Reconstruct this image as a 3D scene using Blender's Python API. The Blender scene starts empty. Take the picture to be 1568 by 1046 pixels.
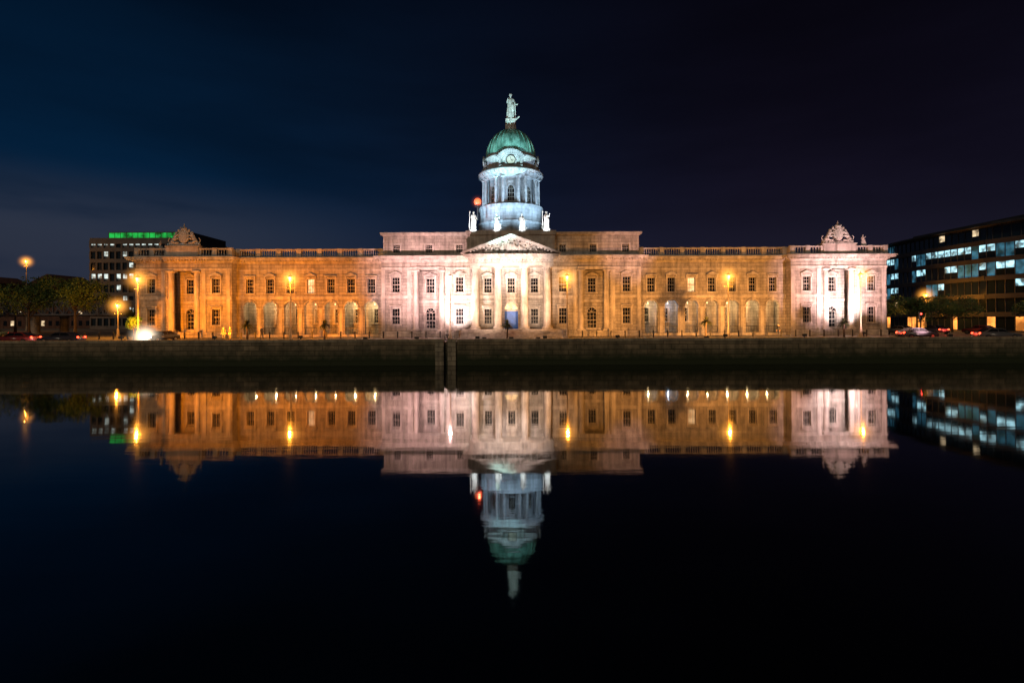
import bpy, bmesh, math, random
from math import sin, cos, pi, radians
from mathutils import Vector, Matrix
random.seed(7)
SC=bpy.context.scene
COL=SC.collection
G=2.2   # street level above the water

# ------------------------------------------------------------------ helpers
class MB:
    def __init__(s): s.v=[]; s.f=[]; s.sm=[]
    def add(s,vs,fs,smooth=False):
        o=len(s.v); s.v+= [tuple(p) for p in vs]
        s.f+=[tuple(i+o for i in f) for f in fs]; s.sm+=[smooth]*len(fs)
    def box(s,x0,x1,y0,y1,z0,z1):
        if x0>x1:x0,x1=x1,x0
        if y0>y1:y0,y1=y1,y0
        s.add([(x0,y0,z0),(x1,y0,z0),(x1,y1,z0),(x0,y1,z0),(x0,y0,z1),(x1,y0,z1),(x1,y1,z1),(x0,y1,z1)],
              [(0,3,2,1),(4,5,6,7),(0,1,5,4),(1,2,6,5),(2,3,7,6),(3,0,4,7)])
    def obox(s,p,q,w,h,up=(0,0,1)):
        p=Vector(p);q=Vector(q);d=(q-p).normalized();u=Vector(up)
        if abs(d.dot(u))>.95:u=Vector((1,0,0))
        a=d.cross(u).normalized()*w/2;b=a.cross(d).normalized()*h/2
        vs=[p-a-b,p+a-b,p+a+b,p-a+b,q-a-b,q+a-b,q+a+b,q-a+b]
        s.add(vs,[(0,3,2,1),(4,5,6,7),(0,1,5,4),(1,2,6,5),(2,3,7,6),(3,0,4,7)])
    def prism(s,pts,y0,y1):
        n=len(pts)
        s.add([(p[0],y0,p[1]) for p in pts]+[(p[0],y1,p[1]) for p in pts],
              [tuple(range(n)),tuple(range(2*n-1,n-1,-1))]+[(i,i+n,(i+1)%n+n,(i+1)%n) for i in range(n)])
    def lathe(s,prof,cx,cy,n=16,smooth=True,a0=0.0,flute=0,fd=0):
        vs=[];m=len(prof)
        for (r,z) in prof:
            for k in range(n):
                a=a0+2*pi*k/n
                rr=r*(1+fd*cos(flute*a)) if flute else r
                vs.append((cx+rr*cos(a),cy+rr*sin(a),z))
        fs=[]
        for i in range(m-1):
            for k in range(n):
                k2=(k+1)%n
                fs.append((i*n+k,i*n+k2,(i+1)*n+k2,(i+1)*n+k))
        s.add(vs,fs,smooth)
        s.add(vs[:n],[tuple(range(n-1,-1,-1))]); s.add(vs[-n:],[tuple(range(n))])
    def ell(s,c,r,n=10,m=6):
        vs=[(c[0],c[1],c[2]-r[2])]
        for i in range(1,m):
            t=-pi/2+pi*i/m
            for k in range(n):
                a=2*pi*k/n; vs.append((c[0]+r[0]*cos(t)*cos(a),c[1]+r[1]*cos(t)*sin(a),c[2]+r[2]*sin(t)))
        vs.append((c[0],c[1],c[2]+r[2])); L=len(vs)-1
        fs=[(0,1+(k+1)%n,1+k) for k in range(n)]
        for i in range(m-2):
            for k in range(n):
                fs.append((1+i*n+k,1+i*n+(k+1)%n,1+(i+1)*n+(k+1)%n,1+(i+1)*n+k))
        fs+=[(L,1+(m-2)*n+k,1+(m-2)*n+(k+1)%n) for k in range(n)]
        s.add(vs,fs,True)
    def wall(s,x0,x1,z0,z1,y0,y1,ops):
        xs=sorted({x0,x1}|{o[0] for o in ops}|{o[1] for o in ops})
        for a,b in zip(xs,xs[1:]):
            if b-a<1e-5: continue
            m=(a+b)/2; hs=sorted([(o[2],o[3]) for o in ops if o[0]<m<o[1]]); z=z0
            for h in hs:
                if h[0]>z+1e-4: s.box(a,b,y0,y1,z,h[0])
                z=h[1]
            if z<z1-1e-4: s.box(a,b,y0,y1,z,z1)
        for o in ops:
            if len(o)>4 and o[4]:
                r=(o[1]-o[0])/2;xc=(o[0]+o[1])/2;sp=o[3]-r;n=14
                P=[(xc-r*cos(pi*i/n),sp+r*sin(pi*i/n)) for i in range(n+1)]
                for p,q in zip(P,P[1:]):
                    s.prism([p,q,(q[0],o[3]),(p[0],o[3])],y0,y1)
    def obj(s,name,mat,parent=None,loc=(0,0,0)):
        me=bpy.data.meshes.new(name); me.from_pydata(s.v,[],s.f)
        me.polygons.foreach_set('use_smooth',s.sm)
        if mat: me.materials.append(mat)
        me.update(); o=bpy.data.objects.new(name,me); COL.objects.link(o)
        o.location=loc
        if parent:o.parent=parent
        return o
def empty(name,loc=(0,0,0),rz=0,sc=1):
    e=bpy.data.objects.new(name,None); COL.objects.link(e); e.location=loc; e.rotation_euler=(0,0,rz); e.scale=(sc,)*3
    e.empty_display_size=.3
    return e

# ------------------------------------------------------------------ materials
def newmat(name):
    m=bpy.data.materials.new(name); m.use_nodes=True; nt=m.node_tree
    return m,nt,nt.nodes,nt.links,nt.nodes['Principled BSDF']
def pm(name,col,rough=.7,metal=0,var=.25,scale=3,bump=.15,spec=.5):
    m,nt,N,L,b=newmat(name)
    tc=N.new('ShaderNodeTexCoord'); no=N.new('ShaderNodeTexNoise'); no.inputs['Scale'].default_value=scale; no.inputs['Detail'].default_value=6
    L.new(tc.outputs['Object'],no.inputs['Vector'])
    cr=N.new('ShaderNodeValToRGB'); cr.color_ramp.elements[0].position=.3; cr.color_ramp.elements[1].position=.7
    cr.color_ramp.elements[0].color=[c*(1-var) for c in col]+[1]; cr.color_ramp.elements[1].color=[min(1,c*(1+var)) for c in col]+[1]
    L.new(no.outputs['Fac'],cr.inputs['Fac']); L.new(cr.outputs['Color'],b.inputs['Base Color'])
    bp=N.new('ShaderNodeBump'); bp.inputs['Strength'].default_value=bump; bp.inputs['Distance'].default_value=.03
    L.new(no.outputs['Fac'],bp.inputs['Height']); L.new(bp.outputs['Normal'],b.inputs['Normal'])
    b.inputs['Roughness'].default_value=rough; b.inputs['Metallic'].default_value=metal; b.inputs['Specular IOR Level'].default_value=spec
    return m
def em(name,col,strength,var=0,scale=1.0):
    m,nt,N,L,b=newmat(name)
    b.inputs['Base Color'].default_value=[c*.5 for c in col]+[1]; b.inputs['Emission Color'].default_value=list(col)+[1]
    b.inputs['Emission Strength'].default_value=strength
    if var:
        tc=N.new('ShaderNodeTexCoord'); no=N.new('ShaderNodeTexNoise'); no.inputs['Scale'].default_value=scale; no.inputs['Detail'].default_value=3
        L.new(tc.outputs['Object'],no.inputs['Vector'])
        mr=N.new('ShaderNodeMapRange'); mr.inputs['From Min'].default_value=.38; mr.inputs['From Max'].default_value=.65
        mr.inputs['To Min'].default_value=strength*(1-var); mr.inputs['To Max'].default_value=strength*(1+var)
        L.new(no.outputs['Fac'],mr.inputs['Value']); L.new(mr.outputs['Result'],b.inputs['Emission Strength'])
    return m
def stonemat(name,c1,c2,bw=1.15,rh=.46,mortar=.02,bump=.5,algae=False,rough=.8):
    m,nt,N,L,b=newmat(name)
    tc=N.new('ShaderNodeTexCoord'); sx=N.new('ShaderNodeSeparateXYZ'); L.new(tc.outputs['Object'],sx.inputs[0])
    ad=N.new('ShaderNodeMath'); ad.operation='ADD'; L.new(sx.outputs['X'],ad.inputs[0]); L.new(sx.outputs['Y'],ad.inputs[1])
    cb=N.new('ShaderNodeCombineXYZ'); L.new(ad.outputs[0],cb.inputs['X']); L.new(sx.outputs['Z'],cb.inputs['Y'])
    br=N.new('ShaderNodeTexBrick'); br.inputs['Scale'].default_value=1; br.inputs['Brick Width'].default_value=bw; br.inputs['Row Height'].default_value=rh
    br.inputs['Mortar Size'].default_value=mortar; br.inputs['Mortar Smooth'].default_value=.3; br.inputs['Bias'].default_value=-.1
    br.inputs['Color1'].default_value=list(c1)+[1]; br.inputs['Color2'].default_value=list(c2)+[1]; br.inputs['Mortar'].default_value=[c*.45 for c in c1]+[1]
    L.new(cb.outputs[0],br.inputs['Vector'])
    n1=N.new('ShaderNodeTexNoise'); n1.inputs['Scale'].default_value=.9; n1.inputs['Detail'].default_value=8; n1.inputs['Roughness'].default_value=.65
    L.new(tc.outputs['Object'],n1.inputs['Vector'])
    mp=N.new('ShaderNodeMapping'); mp.inputs['Scale'].default_value=(1.6,1.6,.18); L.new(tc.outputs['Object'],mp.inputs['Vector'])
    n2=N.new('ShaderNodeTexNoise'); n2.inputs['Scale'].default_value=1.3; n2.inputs['Detail'].default_value=6; L.new(mp.outputs[0],n2.inputs['Vector'])
    mul=N.new('ShaderNodeMath'); mul.operation='ADD'; L.new(n1.outputs['Fac'],mul.inputs[0]); L.new(n2.outputs['Fac'],mul.inputs[1])
    mr=N.new('ShaderNodeMapRange'); mr.inputs['From Min'].default_value=.75; mr.inputs['From Max'].default_value=1.25; mr.inputs['To Min'].default_value=.5; mr.inputs['To Max'].default_value=1.15
    L.new(mul.outputs[0],mr.inputs['Value'])
    mx=N.new('ShaderNodeMix'); mx.data_type='RGBA'; mx.blend_type='MULTIPLY'; mx.inputs['Factor'].default_value=1
    L.new(br.outputs['Color'],mx.inputs['A']); L.new(mr.outputs['Result'],mx.inputs['B'])
    out=mx.outputs['Result']
    if algae:
        m2=N.new('ShaderNodeMath'); m2.operation='MULTIPLY_ADD'; m2.inputs[1].default_value=1.6; L.new(n1.outputs['Fac'],m2.inputs[0]); L.new(sx.outputs['Z'],m2.inputs[2])
        r=N.new('ShaderNodeMapRange'); r.inputs['From Min'].default_value=1.5; r.inputs['From Max'].default_value=3.0; L.new(m2.outputs[0],r.inputs['Value'])
        mm=N.new('ShaderNodeMix'); mm.data_type='RGBA'; L.new(r.outputs['Result'],mm.inputs['Factor']); mm.inputs['A'].default_value=(.022,.032,.010,1)
        L.new(out,mm.inputs['B']); out=mm.outputs['Result']
    L.new(out,b.inputs['Base Color'])
    ma=N.new('ShaderNodeMath'); ma.operation='MULTIPLY_ADD'; ma.inputs[1].default_value=-1; L.new(br.outputs['Fac'],ma.inputs[0])
    mb_=N.new('ShaderNodeMath'); mb_.operation='MULTIPLY'; mb_.inputs[1].default_value=.5; L.new(n1.outputs['Fac'],mb_.inputs[0]); L.new(mb_.outputs[0],ma.inputs[2])
    bp=N.new('ShaderNodeBump'); bp.inputs['Strength'].default_value=bump; bp.inputs['Distance'].default_value=.05
    L.new(ma.outputs[0],bp.inputs['Height']); L.new(bp.outputs['Normal'],b.inputs['Normal']); b.inputs['Roughness'].default_value=rough
    return m
STONE=stonemat('portland_stone',(.42,.39,.35),(.32,.295,.265),mortar=.028)
TRIM=stonemat('trim_stone',(.52,.49,.45),(.46,.43,.4),bw=2.2,rh=3,bump=.15,mortar=.006)
DSTONE=stonemat('drum_stone',(.42,.44,.46),(.34,.36,.39),bw=1.2,rh=.6,bump=.3)
GRAN=stonemat('quay_granite',(.3,.23,.14),(.16,.135,.085),bw=1.7,rh=.55,mortar=.035,bump=.9,algae=True)
PALE=pm('statue_stone',(.5,.48,.45),.7,var=.35,scale=6,bump=.5)
FRAME=pm('sash_paint',(.36,.34,.3),.5)
GLASS=pm('window_glass',(.012,.013,.015),.08,var=.4,scale=.6,bump=.02)
LITG=em('lit_window',(1,.75,.4),.8,.6,1.5)
ROOF=pm('lead_roof',(.07,.075,.08),.6)
IRON=pm('painted_iron',(.03,.03,.03),.45)
ASPH=pm('asphalt',(.05,.05,.052),.75,scale=8,bump=.4)
PAVE=stonemat('paving',(.2,.19,.17),(.16,.15,.14),bw=.9,rh=.6,bump=.3)
WHITE=pm('white_paint',(.7,.7,.68),.6)
DOORB=pm('blue_door_paint',(.02,.12,.5),.4)
BARK=pm('bark',(.07,.05,.035),.9,scale=10,bump=.8)
COPPER,nt,N,L,b=newmat('verdigris_copper')
tc=N.new('ShaderNodeTexCoord'); mp=N.new('ShaderNodeMapping'); mp.inputs['Scale'].default_value=(1,1,.25); L.new(tc.outputs['Object'],mp.inputs['Vector'])
no=N.new('ShaderNodeTexNoise'); no.inputs['Scale'].default_value=1.6; no.inputs['Detail'].default_value=8; L.new(mp.outputs[0],no.inputs['Vector'])
cr=N.new('ShaderNodeValToRGB'); e=cr.color_ramp.elements; e[0].position=.36; e[0].color=(.05,.14,.11,1); e[1].position=.62; e[1].color=(.2,.44,.38,1)
L.new(no.outputs['Fac'],cr.inputs['Fac']); L.new(cr.outputs['Color'],b.inputs['Base Color']); b.inputs['Roughness'].default_value=.55

# ------------------------------------------------------------------ skinned figures
def skin_mesh(name,verts,edges,radii,sub=1):
    me=bpy.data.meshes.new(name); me.from_pydata(verts,edges,[]); o=bpy.data.objects.new(name+'_tmp',me); COL.objects.link(o)
    md=o.modifiers.new('s','SKIN'); md.use_smooth_shade=True
    sv=me.skin_vertices[0].data
    for i,r in enumerate(radii): sv[i].radius=(r,r) if not isinstance(r,tuple) else r
    sv[0].use_root=True
    s=o.modifiers.new('u','SUBSURF'); s.levels=sub; s.render_levels=sub
    bpy.context.view_layer.update(); dg=bpy.context.evaluated_depsgraph_get()
    m2=bpy.data.meshes.new_from_object(o.evaluated_get(dg)); m2.name=name
    bpy.data.objects.remove(o); return m2
def human(name,pose='stand',arms=None):
    V=[(0,0,.95),(0,0,1.12),(0,-.01,1.32),(0,0,1.48),(0,-.01,1.56),(0,-.02,1.66),(0,-.01,1.73)]
    R=[(.15,.11),(.13,.1),(.17,.11),(.06,.06),(.07,.08),(.085,.105),(.06,.075)]
    E=[(0,1),(1,2),(2,3),(3,4),(4,5),(5,6)]
    def ch(par,pts):
        for p,r in pts:
            V.append(p);R.append((r,r));E.append((par,len(V)-1));par=len(V)-1
        return par
    ch(5,[((0,-.125,1.645),.018)])
    A=arms or [((.24,.02,1.16),(.25,-.06,.92)),((-.24,.02,1.16),(-.25,-.06,.92))]
    for sgn,(el,wr) in zip((1,-1),A):
        w=ch(2,[((.185*sgn,0,1.42),.07),(el,.048),(wr,.032)])
        d=(Vector(wr)-Vector(el)).normalized(); pm_=Vector(wr)+d*.07; w=ch(w,[(tuple(pm_),.036)])
        for k in range(4):
            o=Vector((0,(k-1.5)*.02,0)); ch(w,[(tuple(pm_+d*.05+o),.01),(tuple(pm_+d*(.09+.008*(1-abs(k-1.5)))+o+Vector((-.01*sgn,0,0))),.008)])
        ch(w,[(tuple(pm_+Vector((0,-.045,0))+d*.02),.01)])
    st=.12 if pose=='walk' else 0
    for sgn in (1,-1):
        ch(0,[((.095*sgn,0,.88),.095),((.105*sgn,-.02-st*sgn*.6,.5),.062),((.11*sgn,.02-st*sgn*1.4,.09),.045),((.115*sgn,-.14-st*sgn*1.4,.04),.04)])
    return skin_mesh(name,V,E,R,1)
JACK=pm('dark_coat',(.03,.035,.05),.9); JEAN=pm('denim',(.04,.05,.09),.9); SKINM=pm('skin',(.45,.28,.2),.6); HAIR=pm('dark_hair',(.03,.02,.015),.8)
def pedestrian(loc,rz,pose,coat):
    e=empty('pedestrian',loc,rz,1)
    me=human('clothed_body',pose); 
    for m in (coat,JEAN,SKINM,HAIR): me.materials.append(m)
    for p in me.polygons:
        c=p.center
        if c.z>1.5: p.material_index=3 if (c.z>1.69 or c.y>.03) else 2
        elif c.z>.86 and abs(c.x)<.21 or c.z>.94: p.material_index=0
        elif abs(c.x)>.19: p.material_index=2
        else: p.material_index=1
    o=bpy.data.objects.new('clothed_body',me); COL.objects.link(o); o.parent=e
def statue_parts(par,loc,h,arms,prop=None,rz=0,name='statue_figure'):
    s=h/1.8
    me=human(name,'stand',arms); me.materials.clear(); me.materials.append(PALE)
    o=bpy.data.objects.new(name,me); COL.objects.link(o); o.parent=par; o.location=loc; o.scale=(s,)*3; o.rotation_euler=(0,0,rz)
    mb=MB(); mb.lathe([(.3,0),(.29,.1),(.25,.4),(.23,.7),(.2,.95),(.17,1.1),(.19,1.3),(.12,1.44)],0,0,40,flute=9,fd=.12)
    mb.box(-.34,.34,-.34,.34,-.14,0)
    mb.ell((.0,.12,1.2),(.24,.12,.4),12,8); mb.ell((.12,-.12,.8),(.16,.12,.35)); mb.ell((0,.0,1.72),(.11,.12,.09))
    if prop=='anchor':
        mb.obox((.34,0,0),(.3,0,1.15),.06,.06); mb.obox((.15,0,1.05),(.5,0,1.08),.05,.05); mb.obox((.34,0,.02),(.6,0,.25),.07,.07); mb.obox((.34,0,.02),(.1,0,.25),.07,.07)
    elif prop=='staff':
        mb.obox((-.42,-.1,0),(-.36,-.05,1.75),.05,.05); mb.ell((-.36,-.05,1.78),(.07,.07,.07))
    elif prop=='urn':
        mb.lathe([(.05,0),(.14,.1),(.17,.4),(.08,.6),(.12,.66)],.38,0,12)
    d=mb.obj(name+'_drapery',PALE,par,loc); d.scale=(s,)*3; d.rotation_euler=(0,0,rz)

# ------------------------------------------------------------------ the custom house
H=empty('domed_custom_house')
S=MB();T=MB();F=MB();GL=MB();LG=MB();RF=MB();C=MB();D=MB();IR=MB()
Z1,Z2=8.1,8.5
ZC0,ZC1=13.55,14.4
def window(x,z0,z1,w,y,hood=None,arch=False,lit=False,sill=True):
    g=LG if lit else GL
    if not arch: g.box(x-w/2,x+w/2,y+.33,y+.36,z0,z1)
    else:
        r=w/2; n=12; pts=[(x-r,z0),(x+r,z0)]+[(x+r*cos(pi*i/n),z1-r+r*sin(pi*i/n)) for i in range(n+1)]
        g.prism(pts,y+.33,y+.36)
        P=[(x+r*cos(pi*i/n),z1-r+r*sin(pi*i/n)) for i in range(n+1)]
        for p,q in zip(P,P[1:]): T.obox((p[0]*1.0,y-.02,p[1]),(q[0],y-.02,q[1]),.12,.22,(0,1,0))
        for a in (pi/4,pi/2,3*pi/4): F.obox((x,y+.3,z1-r),(x+r*cos(a),y+.3,z1-r+r*sin(a)),.05,.05,(0,1,0))
    zt=z1 if not arch else z1-w/2
    t=.07
    F.box(x-w/2,x-w/2+t,y+.26,y+.328,z0,zt);F.box(x+w/2-t,x+w/2,y+.26,y+.328,z0,zt)
    F.box(x-w/2+t,x+w/2-t,y+.26,y+.328,z0,z0+t);F.box(x-w/2+t,x+w/2-t,y+.26,y+.328,zt-t,zt)
    F.box(x-w/2+t,x+w/2-t,y+.25,y+.328,(z0+zt)/2-.05,(z0+zt)/2+.05)
    for k in (-1,1): F.box(x+k*w/6-.02,x+k*w/6+.02,y+.285,y+.327,z0+t,zt-t)
    for k in (.25,.75): F.box(x-w/2+t,x+w/2-t,y+.29,y+.326,z0+(zt-z0)*k-.02,z0+(zt-z0)*k+.02)
    if not arch:
        a=.2
        T.box(x-w/2-a,x-w/2,y-.08,y+.1,z0,z1); T.box(x+w/2,x+w/2+a,y-.08,y+.1,z0,z1); T.box(x-w/2-a,x+w/2+a,y-.085,y+.1,z1,z1+a)
    if sill: T.box(x-w/2-.28,x+w/2+.28,y-.2,y+.1,z0-.18,z0-.002)
    if hood:
        hz=z1+.32; T.box(x-w/2-.36,x+w/2+.36,y-.36,y+.05,hz,hz+.13)
        if hood=='tri':
            T.prism([(x-w/2-.4,hz+.132),(x+w/2+.4,hz+.132),(x,hz+.58)],y-.28,y+.05)
        for k in (-1,1): T.box(x+k*(w/2+.2)-.08,x+k*(w/2+.2)+.08,y-.22,y+.02,z1-.15,hz-.002)
    return (x-w/2,x+w/2,z0,z1,arch)
def cornice(x0,x1,y,yb,z0,z1,pr,mb=None,dent=True,el=1,er=1):
    mb=mb or T; h=z1-z0
    lv=[(0,.22,.12),(.22,.5,.3),(.5,.8,.85),(.8,1,1.0)]
    for a,b_,p in lv:
        q=pr*p; mb.box(x0-q*el,x1+q*er,y-q,yb,z0+h*a,z0+h*b_)
    if dent:
        n=int((x1-x0)/.42)
        for i in range(n+1):
            x=x0+(x1-x0)*i/n; mb.box(x-.1,x+.1,y-pr*.7,y-pr*.3+.02,z0+h*.3,z0+h*.499)
def balustrade(x0,x1,y,z0,h,bay=3.1,mb=None):
    mb=mb or T
    mb.box(x0,x1,y-.18,y+.18,z0,z0+.28); mb.box(x0,x1,y-.2,y+.2,z0+h-.22,z0+h)
    n=max(1,round((x1-x0)/bay))
    for i in range(n+1):
        x=x0+(x1-x0)*i/n; mb.box(x-.32,x+.32,y-.24,y+.24,z0+.002,z0+h+.05)
        if i<n:
            m=int(((x1-x0)/n-.64)/.34); 
            for j in range(m):
                xx=x+.32+((x1-x0)/n-.64)*(j+.5)/m; hh=h-.5
                mb.lathe([(.06,z0+.28),(.105,z0+.28+hh*.3),(.05,z0+.28+hh*.75),(.08,z0+.28+hh)],xx,y,6)
def column(mb,x,y,z0,z1,r,n=20):
    mb.box(x-r*1.4,x+r*1.4,y-r*1.4,y+r*1.4,z0,z0+r*.35)
    h=z1-z0
    mb.lathe([(r*1.3,z0+r*.35),(r*1.35,z0+r*.55),(r*1.05,z0+r*.8),(r,z0+r),(r,z0+h*.33),(r*.85,z1-r*1.15),(r*.84,z1-r*1.1),(r*1.0,z1-r*1.05),(r*.86,z1-r*.95),(r*.9,z1-r*.6),(r*1.2,z1-r*.35)],x,y,n)
    mb.box(x-r*1.3,x+r*1.3,y-r*1.3,y+r*1.3,z1-r*.35,z1)
YF=-1.5
def arms_group(cx,y,z):
    T.box(cx-2.4,cx+2.4,y-.5,y+1.2,ZC1,ZC1+1.5); T.box(cx-2.6,cx+2.6,y-.6,y+1.3,ZC1+1.5,ZC1+1.7); T.box(cx-1.6,cx+1.6,y-.4,y+1,ZC1+1.7,ZC1+2.0)
    z=ZC1+2.0
    mb=MB()
    n=20; mb.prism([(cx+.85*cos(2*pi*i/n)*(1 if sin(2*pi*i/n)>0 else .9),z+1.15+1.05*sin(2*pi*i/n)) for i in range(n)],y-.25,y+.3)
    mb.prism([(cx+.6*cos(2*pi*i/n),z+1.15+.78*sin(2*pi*i/n)) for i in range(n)],y-.36,y-.24)
    mb.ell((cx,y,z+2.3),(.42,.35,.3)); mb.lathe([(.45,z+2.05),(.5,z+2.3)],cx,y,12)
    mb.ell((cx,y,z+2.72),(.13,.13,.16)); mb.obox((cx,y,z+2.7),(cx,y,z+3.1),.07,.07)
    for a in range(5): mb.ell((cx-.4+.2*a,y-.3,z+2.42),(.07,.07,.12),6,4)
    for k in (-1,1):
        mb.ell((cx+k*1.9,y,z-.05),(.55,.4,.28)); mb.ell((cx+k*1.05,y-.2,z+.15),(.4,.2,.2)); mb.ell((cx+k*.75,y-.1,z+2.0),(.2,.15,.28))
    mb.obj('royal_arms',PALE,H)
    for k in (-1,1):
        V=[(cx+k*1.75,y,z+.35),(cx+k*1.5,y,z+.8),(cx+k*1.2,y,z+1.3),(cx+k*1.15,y-.05,z+1.7),(cx+k*.95,y-.1,z+1.85),
           (cx+k*.75,y-.3,z+1.35),(cx+k*.6,y-.4,z+1.5), (cx+k*.8,y-.35,z+.85),(cx+k*.6,y-.42,z+.75),
           (cx+k*1.5,y-.3,z+.3),(cx+k*1.25,y-.3,z+.02),(cx+k*2.2,y,z+.15),(cx+k*2.45,y,z+.6),(cx+k*2.15,y,z+.95),
           (cx+k*1.25,y,z+1.9)]
        E=[(0,1),(1,2),(2,3),(3,4),(2,5),(5,6),(1,7),(7,8),(0,9),(9,10),(0,11),(11,12),(12,13),(3,14)]
        R=[.34,.28,.3,.2,.13,.12,.08,.11,.08,.17,.1,.07,.05,.09,.05]
        me=skin_mesh('heraldic_beast',V,E,R,1); me.materials.append(PALE)
        o=bpy.data.objects.new('heraldic_beast',me); COL.objects.link(o); o.parent=H
def column_bay(cx):
    hw=2.4
    ops=[window(cx,9.0,11.2,1.25,.3,'tri'),window(cx,3.5,6.7,1.5,.3,None,True)]
    S.wall(cx-hw-.2,cx+hw+.2,G,12.35,.3,.9,ops)
    S.box(cx-hw,cx+hw,-1.9,.3,G,3.2)
    T.box(cx-hw,cx+hw,.12,.298,7.5,7.85)
    for k in (-1,1):
        column(T,cx+k*1.95,-1.35,3.2,12.35,.46)
    T.box(cx-hw,cx+hw,.0,.3,3.2,3.5)
    for i in range(9): T.ell((cx-.8+.2*i,.27,8.35-.12*sin(pi*i/8)),(.11,.08,.09),6,4)
    return (cx-hw,cx+hw,3.2,12.35,False)
for sg in (-1,1):
    cx=sg*49.2; x0,x1=cx-7.2,cx+7.2
    ops=[column_bay(cx)]
    for k in (-1,1):
        ops.append(window(cx+k*4.85,9.0,11.2,1.2,YF,'tri')); ops.append(window(cx+k*4.85,4.2,6.6,1.2,YF,'flat'))
    S.wall(x0,x1,G,ZC0,YF,YF+.6,ops)
    for xx in (x0,x1-.6): S.box(xx,xx+.6,YF+.6,.9,G,ZC0)
    S.box(x0,x1,.9,40,G,ZC0)
    for xx in (cx-2.4-.6,cx+2.4): S.box(xx,xx+.6,YF+.6,.3,G,ZC0)
    T.box(x0-.12,x1+.12,YF-.15,YF,G,G+.9)
    for a,b_ in ((x0,cx-2.4),(cx+2.4,x1)): T.box(a,b_,YF-.12,YF,Z1,Z2)
    for a in (x0,x1-.8,cx-3.35,cx+2.75): 
        T.box(a,a+.6,YF-.1,YF,G+.9,12.35)
    T.box(x0-.05,x1+.05,YF-.12,YF,12.4,12.75)
    cornice(x0,x1,YF,40.2,ZC0,ZC1,1.0)
    balustrade(x0+.2,cx-2.4,YF+.1,ZC1,1.35,2.3); balustrade(cx+2.4,x1-.2,YF+.1,ZC1,1.35,2.3)
    T.box(x0+.2,x0+.6,YF+.3,38,ZC1,ZC1+1.35); T.box(x1-.6,x1-.2,YF+.3,38,ZC1,ZC1+1.35)
    arms_group(cx,YF+.2,16)
    RF.box(x0+.5,x1-.5,.5,39,ZC1-.1,ZC1+.15)
    ox=x1 if sg>0 else x0
    for j in range(8):
        y=3+j*4.4
        for za,zb in ((9,11.2),(4.2,6.6)):
            GL.box(ox-.02,ox+.02,y-.6,y+.6,za,zb)
            T.box(ox-.1,ox+.1,y-.8,y-.6,za,zb);T.box(ox-.1,ox+.1,y+.6,y+.8,za,zb);T.box(ox-.14,ox+.14,y-.85,y+.85,zb,zb+.25);T.box(ox-.14,ox+.14,y-.85,y+.85,za-.2,za)
# arcades
for sg in (-1,1):
    bays=[sg*(21.4+3.1*i) for i in range(7)]
    ops=[]
    for i,x in enumerate(bays):
        ops.append(window(x,9.0,11.2,1.15,0,'tri' if i%2 else 'flat',lit=(sg,i) in ((-1,3),(1,2))))
        ops.append((x-1.0,x+1.0,G+.5,7.75,True))
        r=1.0;n=14;P=[(x-1.12*cos(pi*k/n),6.75+1.12*sin(pi*k/n)) for k in range(n+1)]
        for p,q in zip(P,P[1:]): T.obox((p[0],-.04,p[1]),(q[0],-.04,q[1]),.14,.26,(0,1,0))
        T.box(x-.16,x+.16,-.2,-.01,7.6,8.09)
        for k in (-1,1): T.box(x+k*1.27-.27,x+k*1.27+.27,-.1,.0,6.55,6.75)
        window(x,4.4,6.6,1.0,3.3,None,False,lit=False,sill=True)
        for k in range(9): IR.box(x-.96+k*.24-.02,x-.96+k*.24+.02,.25,.3,G+.5,G+1.5)
        IR.box(x-1,x+1,.24,.31,G+1.45,G+1.52)
    a,b_=sorted((sg*19.5,sg*42.0))
    S.wall(a,b_,G,ZC0,0,.6,ops)
    bo=[(x-.5,x+.5,4.4,6.6,False) for x in bays]
    S.wall(a,b_,G,8.0,3.3,3.9,bo)
    S.box(a,b_,3.9,40,G,8.0); S.box(a,b_,.6,40,8.0,ZC0)
    S.box(a,b_,.6,3.3,G,G+.4)
    for i in range(6):
        xm=(bays[i]+bays[i+1])/2; T.box(xm-.25,xm+.25,-.1,0,G+.3,6.55)
    T.box(a,b_,-.12,0,G,G+.45); T.box(a,b_,-.16,0,Z1,Z2)
    T.box(a,b_,-.06,0,12.4,12.6)
    cornice(a,b_,0,40.1,ZC0,ZC1,.85,el=0,er=0)
    aa,bb=sorted((sg*19.9,sg*41.8)); balustrade(aa,bb,.1,ZC1,1.35,3.13)
    RF.box(a,b_,.6,39,ZC1-.1,ZC1+.12)
# central block
ops=[]
for sg in (-1,1):
    cx=sg*12.4
    ops.append(column_bay(cx))
    for x in (17.35,7.75):
        ops.append(window(sg*x,9.0,11.3,1.2,YF,'tri')); ops.append(window(sg*x,4.2,6.6,1.2,YF,'flat'))
    for xx in (cx-3.0,cx+2.4): S.box(xx,xx+.6,YF+.6,.3,G,ZC0)
    T.box(cx-2.41,cx+2.41,YF-.25,YF+.3,12.36,12.8)
    for a in (sg*19.2,sg*15.3,sg*9.5,): T.box(a-.28,a+.28,YF-.1,YF,G+1,12.35)
for x in (-3.5,0,3.5):
    ops.append(window(x,8.9,11.1,1.15,YF,'tri'))
for x in (-3.5,3.5): ops.append(window(x,4.2,6.5,1.15,YF,'flat'))
ops.append((-1.0,1.0,3.3,7.4,True))
D.box(-1,1,YF+.35,YF+.42,3.3,6.1); 
for k in (-.5,.5): D.box(k-.35,k+.35,YF+.3,YF+.35,3.6,4.6); D.box(k-.35,k+.35,YF+.3,YF+.35,4.8,5.8)
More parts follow.
